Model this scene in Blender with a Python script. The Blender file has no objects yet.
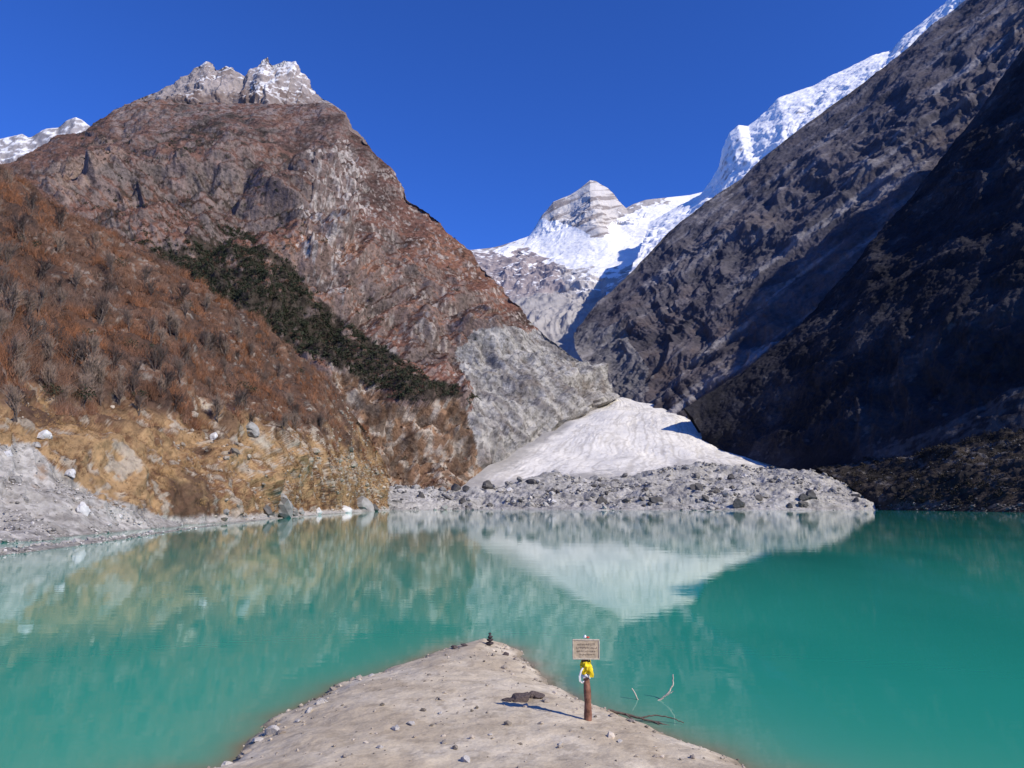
import bpy, math, random
import numpy as np
import bmesh
from mathutils import Vector
rng=np.random.default_rng(7)
random.seed(7)
scene=bpy.context.scene
scene.view_settings.view_transform='Standard'
scene.view_settings.look='None'
scene.view_settings.exposure=0
COL=scene.collection
# ------------------------------------------------------------------ survey helpers
F=740.0; PITCH=math.atan(121/F); CZ=4.0
cp,sp=math.cos(PITCH),math.sin(PITCH)
def P(u,v,Y):
    a=(u-512)/F; b=(384-v)/F
    dy=cp-b*sp; dz=sp+b*cp
    return np.array([a/dy*Y,Y,CZ+dz/dy*Y])
def PZ(u,v,z):
    a=(u-512)/F; b=(384-v)/F
    dy=cp-b*sp; dz=sp+b*cp
    Y=(z-CZ)/dz*dy
    return np.array([a/dy*Y,Y,z])
def PW(u,Y,z=0.0):
    fw=Y*cp+(z-CZ)*sp
    return np.array([(u-512)/F*fw,Y,z])
def proj(p):
    x,y,z=p[...,0],p[...,1],p[...,2]-CZ
    f=np.maximum(y*cp+z*sp,1e-3); up=-y*sp+z*cp
    return 512+F*x/f,384-F*up/f
# ------------------------------------------------------------------ noise
_perm=np.random.default_rng(3).permutation(256); _perm=np.concatenate([_perm]*3)
_g=np.random.default_rng(4).normal(size=(256,3)); _g/=np.linalg.norm(_g,axis=1)[:,None]; _g=_g.astype(np.float32)
def noise(p):
    p=np.asarray(p,dtype=np.float32)
    i=np.floor(p).astype(np.int64); f=(p-i).astype(np.float32); i&=255
    w=f*f*f*(f*(f*6-15)+10)
    out=0
    for dx in (0,1):
        a=_perm[i[:,0]+dx]; wx=w[:,0] if dx else 1-w[:,0]
        for dy in (0,1):
            b=_perm[a+i[:,1]+dy]; wy=w[:,1] if dy else 1-w[:,1]
            for dz in (0,1):
                h=_perm[b+i[:,2]+dz]; wz=w[:,2] if dz else 1-w[:,2]
                g=_g[h]
                d=g[:,0]*(f[:,0]-dx)+g[:,1]*(f[:,1]-dy)+g[:,2]*(f[:,2]-dz)
                out=out+d*wx*wy*wz
    return out*1.5
def fbm(p,o=4,gain=.5):
    s=0;a=1;q=np.asarray(p,dtype=np.float32)
    for k in range(o):
        s=s+a*noise(q+k*17.3); q=q*2.07; a*=gain
    return s
def ridged(p,o=4,gain=.5):
    s=0;a=1;q=np.asarray(p,dtype=np.float32);tot=0
    for k in range(o):
        n=1-np.abs(noise(q+k*11.7))*1.8
        s=s+a*n; tot+=a; q=q*2.13; a*=gain
    return s/tot
def sstep(a,b,x):
    t=np.clip((x-a)/(b-a),0,1); return t*t*(3-2*t)
def inpoly(u,v,poly):
    r=np.zeros(u.shape,bool); n=len(poly); j=n-1
    for i in range(n):
        xi,yi=poly[i]; xj,yj=poly[j]
        c=((yi>v)!=(yj>v))&(u<(xj-xi)*(v-yi)/((yj-yi)+1e-9)+xi)
        r^=c; j=i
    return r
def mix(a,b,t):
    t=np.asarray(t)[:,None]; return a*(1-t)+np.asarray(b)*t
A=np.array
# ------------------------------------------------------------------ mesh helpers
def mesh_from(name,V,Fc,col=None,smooth=True,mat=None):
    me=bpy.data.meshes.new(name)
    V=np.asarray(V,dtype=np.float32); Fc=np.asarray(Fc,dtype=np.int32); k=Fc.shape[1]
    me.vertices.add(len(V)); me.vertices.foreach_set("co",V.ravel())
    me.loops.add(Fc.size); me.loops.foreach_set("vertex_index",Fc.ravel())
    me.polygons.add(len(Fc)); me.polygons.foreach_set("loop_start",np.arange(0,Fc.size,k,dtype=np.int32))
    me.polygons.foreach_set("use_smooth",np.full(len(Fc),smooth,dtype=bool))
    me.update(calc_edges=True)
    if col is not None:
        ca=me.color_attributes.new("Col",'FLOAT_COLOR','POINT')
        c=np.ones((len(V),4),dtype=np.float32); c[:,:3]=np.clip(col,0,1)
        ca.data.foreach_set("color",c.ravel())
    if mat: me.materials.append(mat)
    return me
def obj(name,me,label=None,category=None,kind=None,group=None,parent=None,loc=None,rot=None,scale=None):
    o=bpy.data.objects.new(name,me); COL.objects.link(o)
    if label:o["label"]=label
    if category:o["category"]=category
    if kind:o["kind"]=kind
    if group:o["group"]=group
    if parent:o.parent=parent
    if loc is not None:o.location=tuple(float(c) for c in loc)
    if rot is not None:o.rotation_euler=rot
    if scale is not None:o.scale=scale
    return o
def gridfaces(nr,nc):
    i,j=np.meshgrid(np.arange(nr-1),np.arange(nc-1),indexing='ij'); a=(i*nc+j).ravel()
    return np.stack([a,a+1,a+nc+1,a+nc],1)
# ------------------------------------------------------------------ materials
def newmat(name):
    m=bpy.data.materials.new(name); m.use_nodes=True; nt=m.node_tree
    return m,nt,nt.nodes["Principled BSDF"]
def terrain_mat(name,wl,bump=.5,rough=.95,var=.35,spec=.1,wl2=None,speck=0,swl=4):
    m,nt,b=newmat(name); N=nt.nodes; L=nt.links
    at=N.new("ShaderNodeVertexColor"); at.layer_name="Col"
    tc=N.new("ShaderNodeTexCoord")
    n1=N.new("ShaderNodeTexNoise"); n1.inputs["Scale"].default_value=1/wl; n1.inputs["Detail"].default_value=8; n1.inputs["Roughness"].default_value=.65
    L.new(tc.outputs["Object"],n1.inputs["Vector"])
    n2=N.new("ShaderNodeTexNoise"); n2.inputs["Scale"].default_value=1/(wl2 or wl*6); n2.inputs["Detail"].default_value=5; n2.inputs["Roughness"].default_value=.6
    L.new(tc.outputs["Object"],n2.inputs["Vector"])
    ad=N.new("ShaderNodeMath"); ad.operation='ADD'; L.new(n1.outputs[0],ad.inputs[0]); L.new(n2.outputs[0],ad.inputs[1])
    mr=N.new("ShaderNodeMapRange"); mr.inputs[1].default_value=.7; mr.inputs[2].default_value=1.3; mr.inputs[3].default_value=1-var; mr.inputs[4].default_value=1+var
    L.new(ad.outputs[0],mr.inputs[0])
    fac=mr.outputs[0]
    if speck:
        n3=N.new("ShaderNodeTexNoise"); n3.inputs["Scale"].default_value=1/swl; n3.inputs["Detail"].default_value=3; n3.inputs["Roughness"].default_value=.7
        L.new(tc.outputs["Object"],n3.inputs["Vector"])
        m3=N.new("ShaderNodeMapRange"); m3.inputs[1].default_value=.50; m3.inputs[2].default_value=.60; m3.inputs[3].default_value=1; m3.inputs[4].default_value=1-speck
        L.new(n3.outputs[0],m3.inputs[0])
        mm=N.new("ShaderNodeMath"); mm.operation='MULTIPLY'; L.new(fac,mm.inputs[0]); L.new(m3.outputs[0],mm.inputs[1]); fac=mm.outputs[0]
    vm=N.new("ShaderNodeVectorMath"); vm.operation='SCALE'; L.new(at.outputs["Color"],vm.inputs[0]); L.new(fac,vm.inputs["Scale"])
    L.new(vm.outputs[0],b.inputs["Base Color"])
    b.inputs["Roughness"].default_value=rough; b.inputs["Specular IOR Level"].default_value=spec
    bp=N.new("ShaderNodeBump"); bp.inputs["Strength"].default_value=bump; bp.inputs["Distance"].default_value=wl*.5
    L.new(n1.outputs[0],bp.inputs["Height"]); L.new(bp.outputs[0],b.inputs["Normal"])
    return m
def flat_mat(name,c,rough=.8,var=.3,scale=20,bump=.2,spec=.2):
    m,nt,b=newmat(name); N=nt.nodes; L=nt.links
    tc=N.new("ShaderNodeTexCoord"); n=N.new("ShaderNodeTexNoise"); n.inputs["Scale"].default_value=scale; n.inputs["Detail"].default_value=6
    L.new(tc.outputs["Object"],n.inputs["Vector"])
    cr=N.new("ShaderNodeValToRGB"); e=cr.color_ramp.elements
    e[0].position=.3; e[1].position=.7
    e[0].color=(*[x*(1-var) for x in c],1); e[1].color=(*[min(1,x*(1+var)) for x in c],1)
    L.new(n.outputs[0],cr.inputs[0]); L.new(cr.outputs[0],b.inputs["Base Color"])
    b.inputs["Roughness"].default_value=rough; b.inputs["Specular IOR Level"].default_value=spec
    bp=N.new("ShaderNodeBump"); bp.inputs["Strength"].default_value=bump; bp.inputs["Distance"].default_value=.5/scale
    L.new(n.outputs[0],bp.inputs["Height"]); L.new(bp.outputs[0],b.inputs["Normal"])
    return m
def attr_mat(name,rough=.9,spec=.1):
    m,nt,b=newmat(name)
    at=nt.nodes.new("ShaderNodeVertexColor"); at.layer_name="Col"
    nt.links.new(at.outputs["Color"],b.inputs["Base Color"]); b.inputs["Roughness"].default_value=rough; b.inputs["Specular IOR Level"].default_value=spec
    return m
# ------------------------------------------------------------------ loft
def conv(e):
    if len(e)==3: return P(*e)
    return PW(e[0],e[2],e[3])
def gsm(X,s):
    if s<.5: return X
    r=int(3*s)+1; k=np.exp(-.5*(np.arange(-r,r+1)/s)**2); k/=k.sum()
    Xp=np.concatenate([2*X[:1]-X[1:r+1][::-1],X,2*X[-1:]-X[-r-1:-1][::-1]])
    return np.stack([np.convolve(Xp[:,c],k,'valid') for c in range(3)],1)
def crmat(K,n):
    W=np.zeros((n,K)); t=np.linspace(0,K-1,n)
    for a,x in enumerate(t):
        i=min(int(x),K-2); f=x-i
        w=[-.5*f+f*f-.5*f**3, 1-2.5*f*f+1.5*f**3, .5*f+2*f*f-1.5*f**3, -.5*f*f+.5*f**3]
        for d,ww in zip((-1,0,1,2),w):
            k=i+d
            if k<0: W[a,0]+=2*ww; W[a,1]-=ww
            elif k>K-1: W[a,K-1]+=2*ww; W[a,K-2]-=ww
            else: W[a,k]+=ww
    return W
def loft(rows,nc,nr,back,nb=24,smooth=.02,rsm=.2):
    R=[]
    for ri,r in enumerate(rows):
        pts=np.array([conv(e) for e in r]); u,v=proj(pts)
        s=np.concatenate([[0],np.cumsum(np.hypot(np.diff(u),np.diff(v)))]); s/=s[-1]
        t=np.linspace(0,1,nc)
        X=np.stack([np.interp(t,s,pts[:,c]) for c in range(3)],1)
        R.append(gsm(X,nc*smooth*(rsm if ri==len(rows)-1 else 1)))
    R=np.array(R); K=len(rows)
    W=crmat(K,nr)
    G=np.einsum('ak,kcd->acd',W,R)
    B=G[-1][None]+np.linspace(0,1,nb+1)[1:,None,None]*np.array(back)[None,None]
    G=np.concatenate([G,B])
    t=np.concatenate([np.linspace(0,1,nr),np.ones(nb)])
    return G,t
def normals(G):
    du=np.gradient(G,axis=1); dv=np.gradient(G,axis=0)
    n=np.cross(du,dv); n/=np.linalg.norm(n,axis=2)[...,None]+1e-9
    return n
PATCH={}
def patch(key,name,label,cat,rows,nc,nr,back,layers,gully,mat,colf,taper=(0,.12),rdamp=.6,kind="structure",nb=24,smooth=.02,strata=None,ampf=None,rsm=.2):
    G,t=loft(rows,nc,nr,back,nb,smooth,rsm)
    n=normals(G); T=np.repeat(t[:,None],nc,1).ravel(); U=np.tile(np.linspace(0,1,nc),len(t))
    Pt=G.reshape(-1,3); Nn=n.reshape(-1,3)
    off=(sum(map(ord,key))%50)*3.1
    d=np.zeros(len(Pt))
    tp=sstep(taper[0],taper[1],T) if taper[1]>0 else 1
    rd=1-rdamp*sstep(.7,1,T)
    am=1
    if ampf is not None:
        uu,vv=proj(Pt); am=ampf(Pt,uu,vv)
    for kind_,wl,amp,o in layers:
        q=Pt/wl+off
        if kind_=='s': q=q*A([1,1,.22])
        if kind_=='d':   # long folds dipping with the bedding
            h=(Pt[:,2]-.75*Pt[:,0])
            q=np.stack([h/wl,Pt[:,1]/(wl*5),(Pt[:,0]+.75*Pt[:,2])/(wl*5)],1)+off
        if kind_ in 'rbsd':
            q=q+.4*np.stack([noise(q*.7+5),noise(q*.7+9),noise(q*.7+13)],1)
            if kind_=='b': x=.6-ridged(q,o)
            else: x=ridged(q,o)-.6
        else: x=fbm(q,o)
        big = rd if (amp>8 or wl>100) else (1-.3*rdamp*sstep(.8,1,T))
        d+=amp*x*big*am
    if gully:
        ku,kv,amp=gully
        sc_=np.ptp(Pt[:,2])
        wv=fbm(Pt/(sc_*.45)+off,4)
        q=np.stack([U*ku+wv*2.2,T*kv+wv*1.3,np.full(len(U),off)],1)
        msk=.35+.65*sstep(-.4,.4,fbm(Pt/(sc_*.3)+off+7,3))
        d+=amp*(ridged(q,4)-.6)*rd*msk*am
    if strata:
        wl,amp,tilt=strata
        h=(Pt[:,2]+tilt*Pt[:,0]+wl*1.3*fbm(Pt/(wl*7),4))/wl
        f=h-np.floor(h)
        msk=.2+.8*sstep(-.3,.4,fbm(Pt/(wl*5)+off+3,3))
        d+=amp*(sstep(0,.3,f)*(1-sstep(.75,1,f))-.5)*rd*msk*am
    Pt=Pt+Nn*(d*tp)[:,None]
    G2=Pt.reshape(G.shape); n2=normals(G2).reshape(-1,3)
    u,v=proj(Pt)
    C=colf(Pt,u,v,n2,T,U,d)
    me=mesh_from(name,Pt,gridfaces(len(t),nc),C,True,mat)
    o=obj(name,me,label,cat,kind)
    PATCH[key]=dict(P=Pt,u=u,v=v,n=n2,T=T,U=U,G=G2)
    return o
# ================================================================== PATCH COLOURS & SHAPES
DARK=[(138,256),(178,248),(215,246),(250,236),(290,262),(318,300),(345,322),(392,352),(430,378),(472,392),(468,402),(410,398),(365,385),(330,362),(285,350),(250,330),(215,300),(180,284),(145,272)]
SPUR=[(455,345),(490,330),(548,330),(640,355),(640,410),(565,440),(470,490),(430,500),(450,440),(475,400)]
CLIFF=[(315,158),(345,135),(370,185),(352,238),(328,290),(312,285),(304,235),(312,200)]
def colA(Pt,u,v,n,T,U,d):
    n1=fbm(Pt/90,5); n2=fbm(Pt/14+3,4); n3=fbm(Pt/300+8,3); n4=fbm(Pt/35+8,4)
    sl_=fbm(Pt/A([9,9,60])+4,4)
    C=np.tile(A([.185,.088,.060]),(len(Pt),1))
    C=mix(C,[.090,.052,.040],sstep(-.1,.5,n1+.4*n3))
    C=mix(C,[.25,.125,.075],sstep(.1,.6,-n3+.5*n2)*.7)
    C=mix(C,[.105,.068,.058],sstep(260,150,v+30*n1)*.55)
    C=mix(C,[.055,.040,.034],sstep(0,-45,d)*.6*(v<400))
    wu=u+20*n1+6*n2; wv=v+20*n1+6*n2
    drift=sstep(.05,.30,n4+.6*n1)*(.35+.5*inpoly(u+40*n1,v+30*n1,[(60,210),(90,150),(150,110),(250,110),(300,150),(300,230),(260,240),(150,250),(90,240)]))
    C=mix(C,[.042,.034,.028],drift)
    st=sstep(.44,.22,n[:,2]+.2*n2)
    C=mix(C,[.24,.19,.165],st*.65)
    cl=inpoly(wu,wv,CLIFF)
    C=mix(C,[.44,.385,.34],cl*sstep(.0,.25,sl_+.4*n4)*.8)
    C=mix(C,[.40,.34,.29],sstep(.40,.55,sl_+.5*n4)*(u>330)*(v<390)*(v>170)*.7)
    top=sstep(145,98,v+30*n1)*(u>110)
    C=mix(C,[.24,.195,.175],top*sstep(-.3,.2,n2+n4)*.7)
    sp_=inpoly(u+10*n1+4*n2,v+10*n1+4*n2,SPUR)
    dg=fbm(np.stack([(Pt[:,2]+.9*Pt[:,0])/22,Pt[:,1]/120,(Pt[:,0]-Pt[:,2])/120],1),4)
    g=mix(np.tile(A([.33,.31,.285]),(len(Pt),1)),[.22,.20,.185],sstep(-.05,.35,dg))
    g=mix(g,[.44,.415,.38],sstep(.1,.5,-n4)*.6)
    crack=sstep(.86,.97,ridged(Pt/A([26,26,70])+9,2))+sstep(.90,.98,ridged(np.stack([(Pt[:,2]+.9*Pt[:,0])/30,Pt[:,1]/120,Pt[:,0]/120],1)+4,2))
    g=mix(g,[.075,.066,.06],np.clip(crack,0,1)*.8)
    C=mix(C,g,sp_*.97)
    C=mix(C,[.14,.105,.078],sp_*sstep(.42,.65,n4)*.5)
    tan=inpoly(u+10*n1+5*n2,v+14*n1+5*n2,[(250,400),(330,370),(400,400),(462,402),(480,450),(475,500),(250,520)])
    tb=mix(np.tile(A([.24,.14,.08]),(len(Pt),1)),[.42,.35,.275],sstep(-.05,.22,n2+.6*sl_))
    C=mix(C,tb,tan*.9)
    C=mix(C,[.10,.06,.038],tan*sstep(.05,.35,-n4+.3*n2)*.8)
    dk=inpoly(u+20*n1+10*n2,v+16*n1+8*n2,DARK)
    C=mix(C,[.045,.036,.026],dk*.9*sstep(-.7,-.2,n4+.5*n2))
    st2=inpoly(u+8*n1+5*n2,v+8*n1+5*n2,[(55,170),(110,140),(125,150),(90,180),(60,200)])
    C=mix(C,[.30,.21,.16],st2*.5)
    return C
def ampA(Pt,u,v):
    return 1-.15*inpoly(u,v,SPUR)+.5*inpoly(u,v,CLIFF)
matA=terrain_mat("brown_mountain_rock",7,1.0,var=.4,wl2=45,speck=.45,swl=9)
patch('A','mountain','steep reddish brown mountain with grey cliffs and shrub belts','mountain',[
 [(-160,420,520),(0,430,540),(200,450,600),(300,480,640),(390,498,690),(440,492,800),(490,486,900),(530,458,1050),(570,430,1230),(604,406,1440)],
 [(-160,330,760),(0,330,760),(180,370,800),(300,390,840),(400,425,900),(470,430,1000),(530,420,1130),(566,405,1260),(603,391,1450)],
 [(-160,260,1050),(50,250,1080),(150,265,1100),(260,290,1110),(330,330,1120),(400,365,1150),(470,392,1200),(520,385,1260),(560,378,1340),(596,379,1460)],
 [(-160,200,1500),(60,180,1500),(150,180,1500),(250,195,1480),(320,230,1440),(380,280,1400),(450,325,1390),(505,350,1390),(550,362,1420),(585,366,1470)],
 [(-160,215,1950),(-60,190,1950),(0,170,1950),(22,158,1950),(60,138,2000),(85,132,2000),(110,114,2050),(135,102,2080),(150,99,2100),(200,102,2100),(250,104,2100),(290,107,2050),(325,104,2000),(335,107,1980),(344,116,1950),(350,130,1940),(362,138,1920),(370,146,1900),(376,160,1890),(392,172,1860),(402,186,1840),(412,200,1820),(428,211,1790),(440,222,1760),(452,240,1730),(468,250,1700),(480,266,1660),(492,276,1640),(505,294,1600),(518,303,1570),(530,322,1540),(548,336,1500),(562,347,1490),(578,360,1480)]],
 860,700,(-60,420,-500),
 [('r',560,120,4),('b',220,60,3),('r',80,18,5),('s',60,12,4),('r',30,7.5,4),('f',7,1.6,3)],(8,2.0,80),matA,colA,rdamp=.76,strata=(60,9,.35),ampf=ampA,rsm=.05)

def colPeak(Pt,u,v,n,T,U,d):
    n1=fbm(Pt/120,4); n2=fbm(Pt/25+3,4)
    C=np.tile(A([.32,.27,.245]),(len(Pt),1))
    C=mix(C,[.17,.13,.115],sstep(0,.4,n1+n2*.5)*.8)
    C=mix(C,[.16,.11,.088],sstep(82,104,v+14*n1+10*n2)*.8)
    sn=sstep(.40,.54,n[:,2]*.5+.35*n2+.2*n1+.20*(u>249)+.1*sstep(95,65,v))
    C=mix(C,[.74,.72,.70],sn*.85*sstep(112,94,v+10*n2))
    return C
matPk=terrain_mat("pale_peak_rock",12,.8,var=.25,wl2=80)
patch('A2','mountain_peak','jagged pale grey peak dusted with snow','mountain',[
 [(60,220,2400),(200,200,2450),(380,220,2400)],
 [(90,160,2700),(200,130,2700),(370,170,2650)],
 [(100,122,3000),(125,106,3000),(140,98,3000),(150,94,3000),(158,92,3000),(166,86,3000),(174,85,3000),(181,77,3000),(188,75,3000),(194,68,3000),(200,66,3000),(206,61,3000),(212,63,3000),(218,70,3000),(226,66,3000),(232,68,3000),(240,74,3000),(246,78,3000),(251,69,3000),(257,67,3000),(262,60,3000),(268,57,3000),(273,65,3000),(279,63,3000),(284,60,3000),(291,62,3000),(296,61,3000),(300,72,3000),(306,75,3000),(312,88,3000),(322,98,3000),(336,106,2980),(346,114,2950),(352,128,2930),(366,140,2900),(380,160,2850)]],
 420,240,(0,500,-600),[('r',260,55,4),('r',80,28,5),('r',20,7.9,3)],(9,1.6,60),matPk,colPeak,rdamp=.7,rsm=.03)

def colSnowL(Pt,u,v,n,T,U,d):
    n1=fbm(Pt/200,4); n2=fbm(Pt/50+3,4)
    C=np.tile(A([.30,.27,.26]),(len(Pt),1))
    return mix(C,[.8,.78,.76],sstep(.35,.6,n[:,2]*.8+.4*n2+.2*n1)*.9)
patch('A3','snow_mountain','distant snow covered mountain ridge with grey rock','mountain',[
 [(-120,260,4500),(150,260,4500)],[(-120,200,4800),(150,190,4800)],
 [(-120,170,5200),(-50,150,5200),(0,139,5200),(22,134,5200),(30,137,5200),(46,129,5200),(58,127,5200),(66,121,5200),(76,117,5200),(84,122,5200),(94,130,5200),(120,150,5200),(150,170,5200)]],
 260,120,(0,800,-900),[('r',400,60,4),('r',90,28,4)],(8,2,40),matPk,colSnowL,rdamp=.6,rsm=.05)

def colF(Pt,u,v,n,T,U,d):
    n1=fbm(Pt/260,5); n2=fbm(Pt/60+3,4)
    z=Pt[:,2]
    band=fbm(np.stack([Pt[:,0]/400,Pt[:,1]/400,(z-.45*Pt[:,0])/42],1),4)
    C=np.tile(A([.42,.38,.35]),(len(Pt),1))
    C=mix(C,[.26,.225,.21],sstep(-.1,.35,band))
    C=mix(C,[.26,.21,.21],inpoly(u+8*n1,v+6*n1,[(470,250),(530,248),(556,262),(560,285),(520,300),(470,300)])*.8)
    C=mix(C,[.34,.315,.295],sstep(285,305,v+14*n1)*.8)
    pk=inpoly(u+6*n1,v+6*n1,[(535,240),(545,200),(592,175),(624,200),(616,228),(575,235)])
    C=mix(C,[.56,.52,.48],pk*sstep(.2,-.1,band)*.9)
    SN=inpoly(u+10*n1,v+8*n1,[(522,242),(545,220),(570,226),(600,236),(622,218),(650,203),(740,180),(760,240),(660,258),(600,270),(570,268),(540,256)])
    bias=-.06+.56*SN
    bias=bias+.3*inpoly(u+8*n1,v+5*n1,[(490,250),(532,236),(530,248),(510,258)])
    bias=bias+.10*inpoly(u+8*n1,v+5*n1,[(560,275),(620,262),(620,290),(585,315),(560,305),(575,290)])
    bias=bias-.06*pk
    bias=bias-.35*sstep(285,310,v)
    sn=sstep(.32,.44,n[:,2]*.46+bias+(.26-.12*SN)*n2+.14*band)
    return mix(C,[.87,.84,.80],sn)
matF=terrain_mat("snowy_rock",22,.4,var=.10,wl2=150,rough=.8)
def ampF(Pt,u,v):
    s=inpoly(u,v,[(510,246),(570,226),(640,225),(650,200),(760,180),(760,262),(600,280),(540,262)])
    return 1-.7*s
patch('F','snow_mountain','rocky peak with snowfields and layered cliffs','mountain',[
 [(470,480,2400),(540,475,2400),(575,470,2400),(620,470,2400),(700,470,2400),(780,470,2400)],
 [(450,350,3600),(520,345,3600),(560,340,3600),(600,335,3600),(660,320,3600),(760,300,3600)],
 [(440,290,4900),(500,282,5000),(545,272,5000),(590,262,4900),(630,250,5000),(690,240,5000),(760,230,5000)],
 [(430,262,5500),(500,258,5500),(540,246,5600),(572,222,5650),(594,212,5500),(612,222,5700),(660,214,5700),(740,200,5700)],
 [(430,256,6000),(470,250,6000),(490,248,6000),(500,246,6000),(518,240,6000),(529,236,6000),(536,226,6000),(542,215,6000),(547,210,6000),(553,202,6000),(562,198,6000),(570,195,6000),(578,190,6000),(584,185,6000),(590,180,6000),(596,181,6000),(602,185,6000),(608,188,6000),(614,194,6000),(619,201,6000),(626,208,6000),(633,204,6000),(645,200,6000),(662,198,6000),(690,195,6000),(710,190,6000),(740,180,6000)]],
 480,520,(0,900,-1200),[('r',700,50,4),('r',240,45,4),('d',150,26,4),('r',60,12,3)],(10,3,45),matF,colF,rdamp=.86,ampf=ampF,rsm=.02,smooth=.012)

def colF2(Pt,u,v,n,T,U,d):
    n1=fbm(Pt/220,5); n2=fbm(Pt/50+3,4)
    C=np.tile(A([.27,.245,.25]),(len(Pt),1))
    C=mix(C,[.15,.13,.14],sstep(0,.4,n2))
    sn=sstep(.02,.24,n[:,2]*.4+.2*n2+.3*n1+.19)
    return mix(C,[.9,.87,.835],sn)
patch('F2','snow_mountain','high snow and ice crowned ridge above dark cliffs','mountain',[
 [(600,330,2600),(700,280,2700),(800,190,2800),(900,110,2900),(1060,10,2900)],
 [(640,250,3600),(720,215,3600),(790,150,3600),(880,85,3600),(1060,-60,3600)],
 [(650,222,4500),(680,206,4500),(700,195,4500),(712,180,4500),(720,165,4500),(723,147,4500),(729,133,4500),(738,125,4500),(748,126,4500),(756,120,4500),(766,111,4500),(778,98,4500),(800,90,4500),(815,85,4500),(832,75,4500),(852,66,4500),(872,56,4500),(893,50,4500),(904,36,4500),(925,20,4500),(948,0,4500),(985,-40,4500),(1080,-120,4500)]],
 500,260,(300,900,-1200),[('r',500,25,4),('b',160,22,4),('r',50,7.5,3)],(14,2,26),matF,colF2,rdamp=.6,rsm=.06)

def colG(Pt,u,v,n,T,U,d):
    n1=fbm(Pt/110,5); n2=fbm(Pt/18+3,4)
    s=fbm(np.stack([(Pt[:,2]-.75*Pt[:,0])/30,Pt[:,1]/340,(Pt[:,0]+.75*Pt[:,2])/340],1),5)
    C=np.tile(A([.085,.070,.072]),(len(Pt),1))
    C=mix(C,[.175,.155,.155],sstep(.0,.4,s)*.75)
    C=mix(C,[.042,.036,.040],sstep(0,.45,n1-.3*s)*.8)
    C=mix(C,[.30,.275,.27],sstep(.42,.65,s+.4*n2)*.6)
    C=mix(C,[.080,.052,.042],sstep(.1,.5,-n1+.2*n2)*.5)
    C=mix(C,[.125,.125,.15],sstep(150,600,Pt[:,2])*.3)  # blue aerial haze painted into the rock colour, growing with height
    g=inpoly(u+10*n1,v+10*n1,[(570,330),(620,325),(650,370),(640,420),(600,410),(580,370)])
    C=mix(C,[.20,.185,.18],g*.6)
    return C
matG=terrain_mat("dark_cliff_rock",9,.7,var=.35,wl2=60)
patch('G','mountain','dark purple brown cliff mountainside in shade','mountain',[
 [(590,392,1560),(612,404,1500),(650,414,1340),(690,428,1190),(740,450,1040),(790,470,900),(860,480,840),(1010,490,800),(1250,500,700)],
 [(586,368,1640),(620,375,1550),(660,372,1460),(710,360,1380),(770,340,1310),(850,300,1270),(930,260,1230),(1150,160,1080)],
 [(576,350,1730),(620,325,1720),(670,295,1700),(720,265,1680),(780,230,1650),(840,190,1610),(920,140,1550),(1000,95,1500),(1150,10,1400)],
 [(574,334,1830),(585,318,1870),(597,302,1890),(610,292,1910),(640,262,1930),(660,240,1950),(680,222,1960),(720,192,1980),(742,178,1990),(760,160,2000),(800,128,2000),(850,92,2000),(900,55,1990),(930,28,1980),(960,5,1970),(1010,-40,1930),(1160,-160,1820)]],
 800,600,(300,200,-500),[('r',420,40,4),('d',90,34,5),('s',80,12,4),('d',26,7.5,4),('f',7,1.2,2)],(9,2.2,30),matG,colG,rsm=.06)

def colH(Pt,u,v,n,T,U,d):
    n1=fbm(Pt/80,5); n2=fbm(Pt/12+3,4)
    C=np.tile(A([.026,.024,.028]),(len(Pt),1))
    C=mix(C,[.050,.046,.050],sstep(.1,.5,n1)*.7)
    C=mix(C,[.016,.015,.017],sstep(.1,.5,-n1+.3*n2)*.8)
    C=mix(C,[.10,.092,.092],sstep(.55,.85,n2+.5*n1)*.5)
    g=inpoly(u+10*n1,v+8*n1,[(855,470),(905,440),(960,420),(1040,370),(1060,420),(980,445),(920,460)])
    C=mix(C,[.10,.092,.09],g*.6*sstep(-.3,.2,n2))
    return C
matH=terrain_mat("shaded_scrub_slope",5,.8,var=.4,wl2=35)
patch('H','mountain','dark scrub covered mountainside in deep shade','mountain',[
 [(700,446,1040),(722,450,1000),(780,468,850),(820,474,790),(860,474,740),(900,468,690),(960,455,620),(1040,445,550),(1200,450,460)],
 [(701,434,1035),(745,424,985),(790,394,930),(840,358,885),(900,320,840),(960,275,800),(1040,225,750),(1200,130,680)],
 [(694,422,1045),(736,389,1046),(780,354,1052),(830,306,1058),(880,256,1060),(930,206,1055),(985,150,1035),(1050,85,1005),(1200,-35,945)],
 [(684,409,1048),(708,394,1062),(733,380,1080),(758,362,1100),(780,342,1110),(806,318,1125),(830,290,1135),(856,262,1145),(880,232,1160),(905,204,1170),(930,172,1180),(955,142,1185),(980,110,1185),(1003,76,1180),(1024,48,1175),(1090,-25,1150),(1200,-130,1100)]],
 620,520,(250,250,-300),[('r',240,18,4),('r',70,6,5),('s',20,3,4),('f',5,1.0,2)],(8,2.5,12),matH,colH,rsm=.06)

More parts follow.
